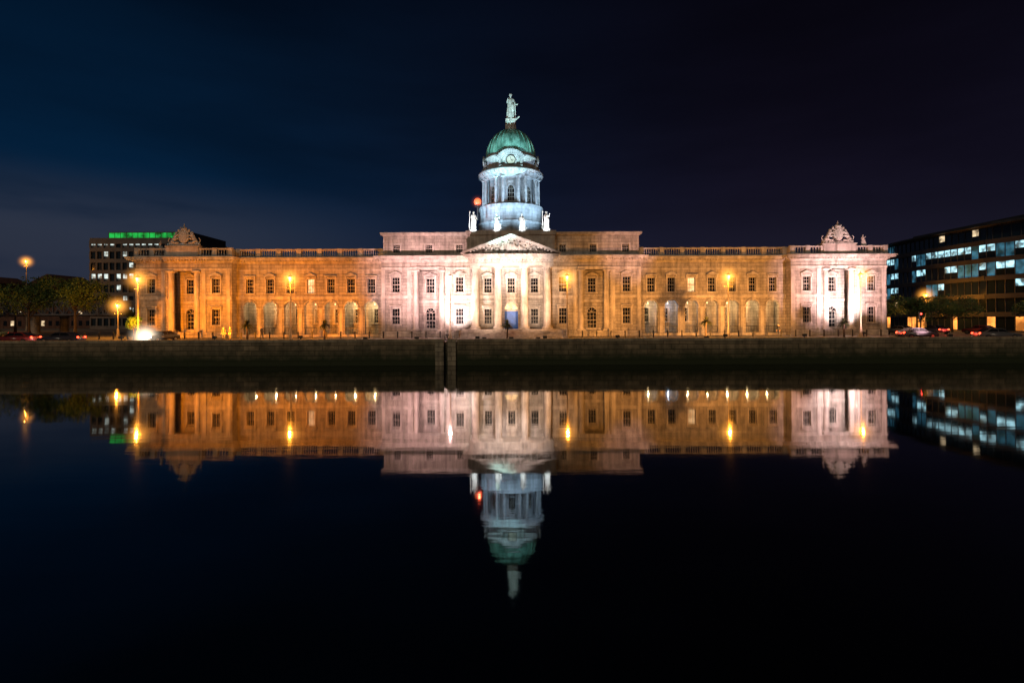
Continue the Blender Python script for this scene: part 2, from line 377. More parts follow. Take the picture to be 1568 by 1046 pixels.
n=12; LG.prism([(1*cos(pi*i/n),6.4+1*sin(pi*i/n)) for i in range(n+1)],YF+.36,YF+.4); T.box(-1,1,YF+.25,YF+.42,6.1,6.4)
for i in range(n):
    p=(1.14*cos(pi*i/n),6.4+1.14*sin(pi*i/n));q=(1.14*cos(pi*(i+1)/n),6.4+1.14*sin(pi*(i+1)/n)); T.obox((p[0],YF-.05,p[1]),(q[0],YF-.05,q[1]),.16,.28,(0,1,0))
for a in range(1,6): F.obox((0,YF+.33,6.4),(cos(pi*a/6),YF+.33,6.4+sin(pi*a/6)),.05,.05,(0,1,0))
S.wall(-19.5,19.5,G,ZC0,YF,YF+.6,ops)
for xx in (-19.5,18.9): S.box(xx,xx+.6,YF+.6,.9,G,ZC0)
S.box(-19.5,19.5,.9,40.5,G,ZC0)
T.box(-19.6,-6.5,YF-.15,YF,G,G+.95); T.box(6.5,19.6,YF-.15,YF,G,G+.95)
for a,b_ in ((-19.5,-14.8),(-10,-1.4),(1.4,10),(14.8,19.5)): T.box(a,b_,YF-.14,YF,Z1,Z2)
for a,b_ in ((-19.5,-14.85),(-9.95,9.95),(14.85,19.5)): T.box(a,b_,YF-.12,YF,12.4,12.75)
cornice(-19.5,19.5,YF,40.3,ZC0,ZC1,.95)
aops=[]
for sg in (-1,1):
    for x in (17.3,12.4,7.8): aops.append(window(sg*x,15.0,16.2,1.05,-1.1,None,sill=False))
S.wall(-19.3,19.3,ZC1,17.5,-1.1,-.5,aops); S.box(-19.3,19.3,-.5,16,ZC1,17.5)
for sg in (-1,1): T.box(min(sg*6.9,sg*19.3),max(sg*6.9,sg*19.3),-1.18,-1.1,ZC1,ZC1+.35)
for a,z0_,z1_,p in ((0,17.5,17.65,.12),(0,17.65,17.85,.35),(0,17.85,18.0,.45)): T.box(-19.3-p,19.3+p,-1.1-p,16+p,z0_,z1_)
RF.box(-19,19,-.6,15.5,17.99,18.03)
T.box(-6.6,6.6,-1.9,-1.2,ZC1,17.5); T.box(-6.75,6.75,-2.1,-1.2,17.5,18.15)
# portico
for x in (-5.2,-1.9,1.9,5.2): column(T,x,-4.6,3.45,12.6,.56,24)
for x in (-5.2,5.2): column(T,x,-2.1,3.45,12.6,.5,20)
T.box(-6.1,6.1,-5.3,YF,12.6,13.0); T.box(-6.05,6.05,-5.2,YF,13.0,13.6)
for i in range(24): T.ell((-5.75+.5*i,-5.22,13.3),(.13,.07,.16),6,4)
cornice(-6.1,6.1,-5.2,-1.4,13.6,14.2,.75)
S.prism([(-6.5,14.2),(6.5,14.2),(0,16.6)],-4.9,-1.9)
for sg in (-1,1):
    pts=[(sg*7.1,14.2),(sg*7.1,14.42),(0,17.05),(0,16.62)]
    if sg<0: pts=pts[::-1]
    T.prism(pts[::-1],-5.95,-1.95)
    for i in range(14):
        t=(i+.7)/15
        if t>.12: T.box(sg*7*(1-t)-.1,sg*7*(1-t)+.1,-5.7,-5.3,14.2+2.42*t-.2,14.2+2.42*t-.02)
for i in range(34):
    x=random.uniform(-4.6,4.6); top=2.1*(1-abs(x)/6.2)-.25
    if i<12: x=(-4.4+.8*i); top=2.1*(1-abs(x)/6.2)-.3
    z=14.25+max(.18,top*random.uniform(.4,.62)); hh=max(.15,top*.5)
    T.ell((x,-5.0,z),(.2+random.random()*.13,.22,hh if i<12 else hh*.5),8,6)
    if i<12: T.ell((x+.05,-5.1,z+hh+.05),(.13,.14,.15),8,5)
T.ell((0,-5.0,15.2),(.45,.25,.65))
for i in range(7): T.box(-7.2,7.2,-5.8-.35*(6-i)-.3,YF-.16,G+.18*i if i else G,G+.18*(i+1)-.01)
for k in (-1,1): S.box(k*7.2,k*7.9,-8.3,YF-.16,G,3.4)
# --- dome
DY=13.0
DS=MB()
DS.box(-6.2,6.2,DY-6.2,DY+6.2,17.9,19.6)
DS.lathe([(5.75,19.6),(5.75,21.2),(5.9,21.25),(5.9,21.55),(5.55,21.6),(5.55,23.9),(5.75,24.0),(5.75,24.35)],0,DY,48)
DS.lathe([(4.1,24.3),(4.1,29.4)],0,DY,48)
for k in range(8):
    for dlt in (-7.5,7.5):
        a=radians(45*k+22.5+dlt); column(DS,4.95*cos(a),DY+4.95*sin(a),24.35,29.1,.3,12)
    a2=radians(45*k)
    t=Vector((-sin(a2),cos(a2),0)); o_=Vector((cos(a2),sin(a2),0)); c=Vector((0,DY,0))
    def P3(u,z,off): v=c+o_*(4.12+off)+t*u; return (v.x,v.y,z)
    pts=[(-.55,25.0),(.55,25.0)]+[(.55*cos(pi*i/8),27.2+.55*sin(pi*i/8)) for i in range(9)]
    v1=[P3(u,z,.02) for u,z in pts]; GL.add(v1,[tuple(range(len(v1)))])
    for i in range(8):
        p=pts[2+i];q=pts[3+i]; DS.obox(P3(p[0]*1.15,27.2+(p[1]-27.2)*1.15,.05),P3(q[0]*1.15,27.2+(q[1]-27.2)*1.15,.05),.3,.16,tuple(o_))
    for u in (-.66,.66): DS.obox(P3(u,25,.05),P3(u,27.2,.05),.18,.3,tuple(o_))
    DS.obox(P3(-.9,24.9,.1),P3(.9,24.9,.1),.4,.18)
    for u in (-.18,.18): F.obox(P3(u,25,.06),P3(u,27.6,.06),.06,.06,tuple(o_))
    for z in (25.7,26.4,27.1): F.obox(P3(-.5,z,.06),P3(.5,z,.06),.06,.06)
    DS.obox(P3(-.45,28.3,.05),P3(.45,28.3,.05),.2,.5)
DS.lathe([(5.15,29.1),(5.15,29.55),(5.3,29.6),(5.3,29.9),(5.75,30.0),(5.75,30.35),(5.3,30.5),(4.6,30.55)],0,DY,64)
for k in range(48):
    a=2*pi*k/48; DS.obox((5.3*cos(a),DY+5.3*sin(a),29.85),(5.62*cos(a),DY+5.62*sin(a),29.85),.22,.2)
UP=MB()
UP.lathe([(4.5,30.5),(4.5,32.6),(4.75,32.7),(4.75,33.0),(4.4,33.1),(4.35,33.5)],0,DY,64)
for k in range(8):
    a=radians(45*k+22.5); x,y=4.75*cos(a),4.75*sin(a)+DY
    UP.lathe([(.28,30.5),(.28,31.0),(.15,31.1),(.32,31.6),(.2,32.0),(.05,32.3)],x,y,10)
for k in range(4):
    a=radians(-90+90*k); o_=Vector((cos(a),sin(a),0)); t=Vector((-sin(a),cos(a),0)); c=Vector((0,DY,0))
    def Q(u,z,off): v=c+o_*(4.5+off)+t*u; return (v.x,v.y,z)
    for i in range(16):
        a1,a2=pi*(.12+.76*i/16),pi*(.12+.76*(i+1)/16); R_=2.3
        UP.obox(Q(R_*cos(a1),31.0+R_*sin(a1)*.98,.25),Q(R_*cos(a2),31.0+R_*sin(a2)*.98,.25),.9,.24,tuple(o_))
    UP.obox(Q(-2.0,30.7,.2),Q(2.0,30.7,.2),.7,.3)
    m=24; vs=[Q(.72*cos(2*pi*i/m),31.75+.72*sin(2*pi*i/m),.36) for i in range(m)]; F.add(vs,[tuple(range(m))])
    for i in range(m):
        b1,b2=2*pi*i/m,2*pi*(i+1)/m; IR.obox(Q(.78*cos(b1),31.75+.78*sin(b1),.38),Q(.78*cos(b2),31.75+.78*sin(b2),.38),.12,.12,tuple(o_))
    UP.obox(Q(-.95,31.75,.15),Q(.95,31.75,.15),.36,1.7)
    IR.obox(Q(0,31.75,.4),Q(.0,32.3,.4),.07,.04,tuple(o_)); IR.obox(Q(0,31.75,.4),Q(.35,31.6,.4),.08,.04,tuple(o_))
DOME=MB(); R0=4.3; HZ=5.0; prof=[(R0*cos(t),33.45+HZ*sin(t)) for t in [pi/2*i/20*.93 for i in range(21)]]
DOME.lathe(prof,0,DY,96)
for k in range(24):
    a=2*pi*(k+.5)/24
    for i in range(20):
        p,q=prof[i],prof[i+1]
        DOME.obox((p[0]*cos(a),DY+p[0]*sin(a),p[1]),(q[0]*cos(a),DY+q[0]*sin(a),q[1]),.13*(1-.5*i/20),.24,(cos(a),sin(a),0.01))
LAN=MB()
LAN.lathe([(1.1,38.1),(1.1,38.5),(.8,38.6),(.72,38.9),(.72,39.6),(.95,39.7),(.95,39.9),(.6,40.0),(.6,40.15)],0,DY,24)
for k in range(8):
    a=2*pi*k/8; LAN.lathe([(.11,38.6),(.09,39.6)],.85*cos(a),DY+.85*sin(a),8)
DS.obj('drum',DSTONE,H); UP.obj('clock_stage',DSTONE,H); DOME.obj('copper_dome',COPPER,H); LAN.obj('lantern',PALE,H)
S.obj('walls',STONE,H); T.obj('trim_columns_cornices',TRIM,H); F.obj('window_frames',FRAME,H); GL.obj('window_glass',GLASS,H)
LG.obj('lit_glass',LITG,H); RF.obj('roof',ROOF,H); D.obj('blue_door',DOORB,H); IR.obj('ironwork',IRON,H)
A0=[((.26,-.05,1.2),(.34,-.12,1.05)),((-.24,-.05,1.18),(-.2,-.2,1.3))]
A1=[((.3,0,1.25),(.3,-.15,1.45)),((-.24,-.05,1.16),(-.1,-.2,1.2))]
A2=[((.26,0,1.18),(.12,-.2,1.25)),((-.28,0,1.2),(-.3,-.15,1.0))]
statue_parts(H,(0,DY,40.25),4.7,A0,'anchor',name='hope_statue')
for x,A,p,h in ((-5.6,A0,'staff',2.75),(-2.15,A1,'urn',2.4),(1.65,A2,'anchor',2.4),(5.3,A1,'staff',2.75)):
    statue_parts(H,(x,-1.65,18.3),h,A,p,name='attic_statue')
statue_parts(H,(53.2,-1.0,15.75),1.7,A1,'urn',name='parapet_figure')
statue_parts(H,(-53.0,-1.0,15.75),1.2,A2,'urn',name='parapet_figure')

# ------------------------------------------------------------------ lights
def point(name,loc,col,w,rad=.15,parent=None):
    l=bpy.data.lights.new(name,'POINT'); l.energy=w; l.color=col; l.shadow_soft_size=rad
    o=bpy.data.objects.new(name,l); COL.objects.link(o); o.location=loc
    if parent:o.parent=parent
    return o
def spot(name,loc,tgt,col,w,deg,blend=.8,rad=.25,parent=None):
    l=bpy.data.lights.new(name,'SPOT'); l.energy=w; l.color=col; l.spot_size=radians(deg); l.spot_blend=blend; l.shadow_soft_size=rad
    o=bpy.data.objects.new(name,l); COL.objects.link(o); o.location=loc
    d=Vector(tgt)-Vector(loc); o.rotation_euler=d.to_track_quat('-Z','Y').to_euler()
    if parent:o.parent=parent
SOD=(1,.25,.008); SODW=(1,.38,.075); PINK=(1,.56,.53); WARM=(1,.64,.42); COOL=(.52,.78,1.0); WHT=(1,.82,.78); LAMPC=(1,.34,.03)
HEAD=em('sodium_lamp_glass',(1,.36,.035),9); HEADW=em('dim_lamp_glass',(1,.5,.2),3)
def halo_mat(R,col,s):
    """added glow imitating bloom round a lamp : emission density falling off from the source"""
    m=bpy.data.materials.new('glow_halo'); m.use_nodes=True; nt=m.node_tree; N=nt.nodes; L=nt.links; N.remove(N['Principled BSDF'])
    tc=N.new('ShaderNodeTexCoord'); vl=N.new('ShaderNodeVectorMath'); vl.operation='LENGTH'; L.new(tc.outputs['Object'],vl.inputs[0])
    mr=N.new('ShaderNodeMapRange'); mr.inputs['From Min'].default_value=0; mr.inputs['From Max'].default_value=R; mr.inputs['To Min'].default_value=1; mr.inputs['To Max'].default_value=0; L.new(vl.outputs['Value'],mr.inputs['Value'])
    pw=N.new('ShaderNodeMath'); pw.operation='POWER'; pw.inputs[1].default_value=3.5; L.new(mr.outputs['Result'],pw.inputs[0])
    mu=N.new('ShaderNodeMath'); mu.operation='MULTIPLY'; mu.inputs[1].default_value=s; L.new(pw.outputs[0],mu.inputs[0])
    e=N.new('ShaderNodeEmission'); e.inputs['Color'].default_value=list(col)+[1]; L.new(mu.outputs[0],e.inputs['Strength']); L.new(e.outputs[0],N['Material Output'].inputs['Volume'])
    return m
HALO_S=halo_mat(2.4,(1,.38,.05),2.6); HALO_W=halo_mat(2.0,(1,.6,.4),.6); HALO_H=halo_mat(2.4,(1,.78,.55),3.5); HALO_R=halo_mat(1.5,(1,.15,.05),1.0)
def add_halo(m,R,par,loc):
    mb=MB(); mb.ell((0,0,0),(R,R,R),20,12); mb.obj('glow_halo',m,par,loc)  # self-glowing sphere added to imitate lens bloom; nothing hangs in the air
def flood(loc,tgt,col,w,deg,blend=.9):
    e=empty('floodlight',loc)
    mb=MB(); mb.box(-.05,.05,-.05,.05,-.35,-.1); mb.box(-.2,.2,-.15,.15,-.42,-.35); mb.box(-.22,.22,-.14,.1,-.1,.16); mb.box(-.25,.25,-.2,-.14,-.13,.19)
    mb.obj('housing',IRON,e)
    d=(Vector(tgt)-Vector(loc))
    spot('flood_lamp',tuple(d.normalized()*.4),tuple(d),col,w,deg,blend,.2,e)
FZ=G+.55
flood((-50,-13,FZ),(-49,-1,7.5),SOD,19000,75); flood((-38,-13,FZ),(-37,0,8),SOD,15000,80); flood((-27,-13,FZ),(-27,0,8),SOD,15500,80)
flood((-17,-19,FZ),(-15.5,-1,11),PINK,27000,50); flood((-11,-19,FZ),(-10,-1,11),PINK,31000,56); flood((-8.8,-8,FZ),(-7.3,-1,8.5),WHT,11000,75)
flood((-4,-18,FZ),(-3,-4,9),WARM,20000,52); flood((4,-18,FZ),(3,-4,9),WARM,19000,50); flood((0,-21,FZ),(0,-4,14.5),WHT,42000,40)
flood((13,-16,FZ),(13,-1,8),SODW,12500,70); flood((22,-21,FZ),(17.5,-1,15),PINK,17000,26)
flood((27,-14,FZ),(27,0,8),SODW,12500,80); flood((37,-14,FZ),(36,0,8),SODW,11500,78)
flood((46,-18,FZ),(47,-1,10),PINK,29000,50); flood((52,-18,FZ),(52,-1,10.5),PINK,27000,54); flood((49.2,-7,FZ),(49.2,-1,8.5),WHT,12000,80)
flood((-3,-21.5,FZ),(0,DY-3,34.5),(.4,1,.95),120000,17); flood((3,-21.5,FZ),(0,DY,42),COOL,60000,11)
AR=[(-1,i,e_) for i,e_ in enumerate((330,260,40,120,40,240,140))]+[(1,i,e_) for i,e_ in enumerate((260,150,120,50,220,280,190))]
LAM=em('lantern_glass',(1,.7,.35),2.0)
mb=MB()
for sg,i,w in AR:
    x=sg*(21.4+3.1*i); mb.ell((x,1.9,7.35),(.1,.1,.14)); mb.box(x-.02,x+.02,1.88,1.92,7.48,8.0)
    point('arcade_lamp',(x,1.9,7.0),(1,.66,.3) if not(sg==1 and i==1) else (.5,.7,1),w*.7,.06,H)
mb.obj('arcade_lanterns',LAM,H)
for x,y,w in ((-12,1,13500),(12,1,11500)):
    spot('dome_flood',(x,y,18.5),(0,DY-2,28),COOL,w,50,.8,.25,H)
for x in (-3.6,3.6): spot('dome_flood',(x,2.0,18.4),(x*.5,DY-3,27),COOL,3000,70,.8,.2,H)
for x in (-5.6,-2.15,1.65,5.3): spot('statue_lamp',(x,-4.6,17.0),(x,-1.6,19.8),(.8,.93,1),3200,46,.7,.1,H)
e=empty('red_beacon',(-5.6,DY-5.2,24.6)); mb=MB(); mb.ell((0,0,0),(.6,.5,.65),16,10); mb.obj('lens',em('red_lens',(1,.14,.05),1.5),e)
mb=MB(); mb.lathe([(.5,-.75),(.5,-.55),(.35,-.5)],0,0,16); mb.box(-.1,.1,-.1,.1,-3.0,-.75); mb.obj('bracket',IRON,e); point('red_glow',(.2,-.9,0),(1,.12,.05),150,.2,e)
add_halo(HALO_R,1.5,e,(0,0,0))
pm_post=pm('lamp_post_paint',(.35,.3,.22),.5)
def street_lamp(x,y,h,mat,col,w,z=G+.12,hz=None):
    e=empty('street_lamp',(x,y,z)); mb=MB()
    mb.lathe([(.24,0),(.24,.25),(.19,.35),(.17,1.1),(.12,1.25),(.1,1.4),(.085,h-1.0),(.08,h-.45),(.14,h-.4),(.14,h-.36)],0,0,14)
    mb.obox((-.55,0,h-1.3),(.55,0,h-1.3),.05,.05); mb.ell((-.55,0,h-1.3),(.07,.07,.07),8,5);mb.ell((.55,0,h-1.3),(.07,.07,.07),8,5)
    for k in range(4):
        a=pi/4+pi/2*k; mb.obox((.13*cos(a),.13*sin(a),h-.36),(.27*cos(a),.27*sin(a),h+.25),.03,.03)
    mb.lathe([(.36,h+.25),(.33,h+.3),(.14,h+.48),(.05,h+.55),(.03,h+.8)],0,0,14)
    mb.obj('post',pm_post,e)
    g=MB(); g.lathe([(.16,h-.34),(.31,h+.22)],0,0,12); g.obj('lantern',mat,e)
    point('lamp',(0,-.42,h-.05),col,w,.12,e)
    if hz: add_halo(hz,2.4 if hz is HALO_S else 2.0,e,(0,0,h))
for x,w,m,c,hz in ((-50.7,3000,HEAD,LAMPC,HALO_S),(-30,3000,HEAD,LAMPC,HALO_S),(-8.3,1800,HEADW,PINK,HALO_W),(7.6,2600,HEAD,LAMPC,HALO_S),(29.5,3000,HEAD,LAMPC,HALO_S),(47.5,1300,HEAD,LAMPC,HALO_S)):
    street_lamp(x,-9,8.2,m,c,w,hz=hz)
for x,y,h,w in ((84,26,7,2200),(89,4,6.5,2200),(-130,60,18.5,2200),(-83,2,5.2,3500),(-64,5,5.0,2500)): street_lamp(x,y,h,HEAD,LAMPC,w,hz=HALO_S)  # last two entries are added lamps that light the left trees

# ------------------------------------------------------------------ ground, road, water
mb=MB(); mb.add([(-2500,-23.4,G),(2500,-23.4,G),(2500,3000,G),(-2500,3000,G)],[(0,1,2,3)]); mb.obj('ground',PAVE)
mb=MB(); mb.add([(-600,-20.5,G+.004),(600,-20.5,G+.004),(600,-10.5,G+.004),(-600,-10.5,G+.004)],[(0,1,2,3)]); mb.obj('road',ASPH)
mb=MB()
for i in range(-60,60): mb.add([(i*6,-15.6,G+.008),(i*6+2.5,-15.6,G+.008),(i*6+2.5,-15.48,G+.008),(i*6,-15.48,G+.008)],[(0,1,2,3)])
mb.add([(-400,-11.0,G+.008),(400,-11.0,G+.008),(400,-10.9,G+.008),(-400,-10.9,G+.008)],[(0,1,2,3)]); mb.obj('road_markings',WHITE)
mb=MB(); mb.box(-400,400,-10.5,-.05,G-.2,G+.12); mb.box(-400,400,-10.62,-10.5,G-.2,G+.125); mb.obj('pavement',PAVE)
mb=MB(); mb.box(-400,400,-23.38,-20.6,G-.2,G+.12); mb.obj('quay_pavement',PAVE)
W,nt,N,L,b=newmat('river_water')
b.inputs['Base Color'].default_value=(.001,.002,.0012,1); b.inputs['Roughness'].default_value=.036; b.inputs['IOR'].default_value=1.62
tc=N.new('ShaderNodeTexCoord'); mp=N.new('ShaderNodeMapping'); mp.inputs['Scale'].default_value=(.22,1.0,1); L.new(tc.outputs['Object'],mp.inputs['Vector'])
n1=N.new('ShaderNodeTexNoise'); n1.inputs['Scale'].default_value=1.1; n1.inputs['Detail'].default_value=4; L.new(mp.outputs[0],n1.inputs['Vector'])
n2=N.new('ShaderNodeTexNoise'); n2.inputs['Scale'].default_value=.05; n2.inputs['Detail'].default_value=3; L.new(mp.outputs[0],n2.inputs['Vector'])
mr=N.new('ShaderNodeMapRange'); mr.inputs['From Min'].default_value=.35; mr.inputs['From Max'].default_value=.65; mr.inputs['To Min'].default_value=.08; mr.inputs['To Max'].default_value=.22; L.new(n2.outputs['Fac'],mr.inputs['Value'])
bp=N.new('ShaderNodeBump'); bp.inputs['Distance'].default_value=.02; L.new(mr.outputs['Result'],bp.inputs['Strength']); L.new(n1.outputs['Fac'],bp.inputs['Height']); L.new(bp.outputs['Normal'],b.inputs['Normal'])
mb=MB(); mb.add([(-2500,-800,0),(2500,-800,0),(2500,-23.9,0),(-2500,-23.9,0)],[(0,1,2,3)]); mb.obj('river_water',W)
q=empty('quay_wall'); mb=MB()
for a,b_ in ((-400,-7.2),(-6.8,400)):
    mb.box(a,b_,-24,-23.4,-3,2.55)
mb.box(-7.2,-6.8,-23.7,-23.4,-3,2.55)
mb.obj('masonry',GRAN,q)
mb=MB(); mb.box(-8.1,-7.2,-24.25,-24,-3,2.86); mb.box(-6.8,-5.9,-24.25,-24,-3,2.86)
COPE=stonemat('coping_granite',(.4,.33,.22),(.28,.23,.16),bw=1.8,rh=5,bump=.3)
mb.obj('ladder_piers',stonemat('pier_granite',(.4,.34,.24),(.28,.24,.17),bw=.9,rh=.5,bump=.8,mortar=.03),q)
mb=MB()
x=-400
while x<400:
    w=random.uniform(1.5,2.1)
    if not(x+w>-7.3 and x<-6.7): mb.box(x+.01,x+w-.01,-24.08-random.random()*.02,-23.32,2.552,2.83+random.uniform(-.012,.012))
    x+=w
mb.obj('coping',COPE,q)
mb=MB(); mb.box(-7.17,-7.13,-23.85,-23.8,-2,3.3); mb.box(-6.87,-6.83,-23.85,-23.8,-2,3.3)
for i in range(18): mb.box(-7.13,-6.87,-23.84,-23.81,-1.5+.28*i,-1.46+.28*i)
e=empty('quay_ladder'); mb.obj('rails_and_rungs',IRON,e)
e=empty('bollard_row'); mb=MB()
for i in range(-30,31):
    x=i*2.0
    if abs(x)<8: continue
    mb.lathe([(.1,G+.12),(.09,G+.9),(.12,G+.95),(.06,G+1.08)],x,-6.5,8)
    mb.obox((x,-6.5,G+.85),(x+1,-6.5,G+.65),.03,.03); mb.obox((x+1,-6.5,G+.65),(x+2,-6.5,G+.85),.03,.03)
mb.obj('posts_and_chain',IRON,e)

# ------------------------------------------------------------------ plants
def leafmat(name,a,b2):
    m,nt,N,L,b=newmat(name); tc=N.new('ShaderNodeTexCoord'); no=N.new('ShaderNodeTexNoise'); no.inputs['Scale'].default_value=.8; no.inputs['Detail'].default_value=5
    L.new(tc.outputs['Object'],no.inputs['Vector']); cr=N.new('ShaderNodeValToRGB'); e=cr.color_ramp.elements; e[0].position=.35;e[0].color=list(a)+[1];e[1].position=.65;e[1].color=list(b2)+[1]
    L.new(no.outputs['Fac'],cr.inputs['Fac']); L.new(cr.outputs['Color'],b.inputs['Base Color']); b.inputs['Roughness'].default_value=.6; return m
LEAF=leafmat('foliage',(.035,.08,.02),(.08,.14,.03)); PALM=leafmat('palm_leaf',(.02,.03,.012),(.04,.05,.018)); VIV=leafmat('young_leaves',(.06,.16,.02),(.12,.28,.04))
def tree(x,y,h,r,nl=3500,seed=0,z=G,mat=None):
    rn=random.Random(seed); e=empty('broadleaf_tree',(x,y,z)); mb=MB(); tips=[]
    mb.lathe([(.3*h/10,0),(.2*h/10,h*.15),(.15*h/10,h*.4),(.08*h/10,h*.7)],0,0,10)
    for k in range(11):
        a=rn.uniform(0,2*pi); z0=h*rn.uniform(.28,.62); L_=r*rn.uniform(.5,.95); tp=(L_*cos(a),L_*sin(a),z0+h*rn.uniform(.12,.34))
        mid=(tp[0]*.5,tp[1]*.5,(z0+tp[2])/2+.1*h*.3)
        mb.obox((0,0,z0),mid,.14*h/10,.14*h/10); mb.obox(mid,tp,.08*h/10,.08*h/10); tips.append(tp); tips.append(mid)
        for j in range(2):
            t2=(mid[0]+rn.uniform(-1,1)*r*.4,mid[1]+rn.uniform(-1,1)*r*.4,mid[2]+rn.uniform(.05,.22)*h); mb.obox(mid,t2,.05,.05); tips.append(t2)
    tips.append((0,0,h*.88)); mb.obj('trunk_and_limbs',BARK,e)
    lf=MB()
    cl=[(Vector(t),r*rn.uniform(.2,.38)) for t in tips]
    for i in range(nl):
        c,cr_=cl[rn.randrange(len(cl))]
        d=Vector((rn.gauss(0,1),rn.gauss(0,1),rn.gauss(0,1))).normalized()*cr_*rn.random()**.4; d.z*=.75
        p=c+d; 
        if p.z>h: p.z=h-rn.random()*.4
        u=Vector((rn.gauss(0,1),rn.gauss(0,1),rn.gauss(0,1))).normalized(); v=u.orthogonal().normalized(); s=rn.uniform(.1,.22)*(1 if h>4 else .5)
        lf.add([p-u*s,p+v*s*.6,p+u*s,p-v*s*.6],[(0,1,2,3)])
    lf.obj('foliage',mat or LEAF,e)
for i,(x,y,h,r) in enumerate([(-76,11,10.2,5.2),(-85,12,11,6),(-92,9,9,5),(-104,22,10,6),(-70,20,6,3.5),(-114,40,11,7),(73,14,6.5,4),(81,16,7,4.5),(89,8,5.5,4),(78,30,7.5,5),(96,4,5,3.5),(68,22,5.5,3.5)]):
    tree(x,y,h,r,4200 if i<3 else 3000,i)
tree(-51.6,-8.6,3.4,1.1,2200,55,mat=VIV)
def palm(x,y,h):
    e=empty('cordyline_palm',(x,y,G+.12)); rn=random.Random(int(x*10)); mb=MB()
    mb.lathe([(.14,0),(.1,h*.3),(.09,h*.62)],0,0,10); mb.obj('trunk',BARK,e)
    lf=MB()
    for i in range(130):
        a=rn.uniform(0,2*pi); el=rn.uniform(-.5,1.4); L_=rn.uniform(.85,1.25); c=Vector((0,0,h*.66+rn.uniform(-.1,.1)))
        d=Vector((cos(a)*cos(el),sin(a)*cos(el),sin(el))); sd=Vector((-sin(a),cos(a),0)); pts=[]
        for k in range(5):
            t=k/4; p=c+d*L_*t+Vector((0,0,-.45*t*t*L_)); w=.075*(1-t)**.6+.004; pts+= [p-sd*w,p+sd*w]
        lf.add(pts,[(2*k,2*k+1,2*k+3,2*k+2) for k in range(4)])
    lf.obj('fronds',PALM,e)
for px,h in ((387,3.1),(503,3.1),(777,3.0),(1075,3.4),(1282,3.1)): palm((px-783)/11.1,-9.4,h)

# ------------------------------------------------------------------ pedestrians
pedestrian(((337-783)/11.6,-10.2,G+.12),.4,'walk',JACK); pedestrian(((346-783)/11.6,-10.0,G+.12),-.5,'stand',JACK)
pedestrian((-34.6,-7.6,G+.12),1.4,'walk',pm('grey_coat',(.1,.1,.11),.9)); pedestrian((37,-7.7,G+.12),-1.2,'walk',JACK)

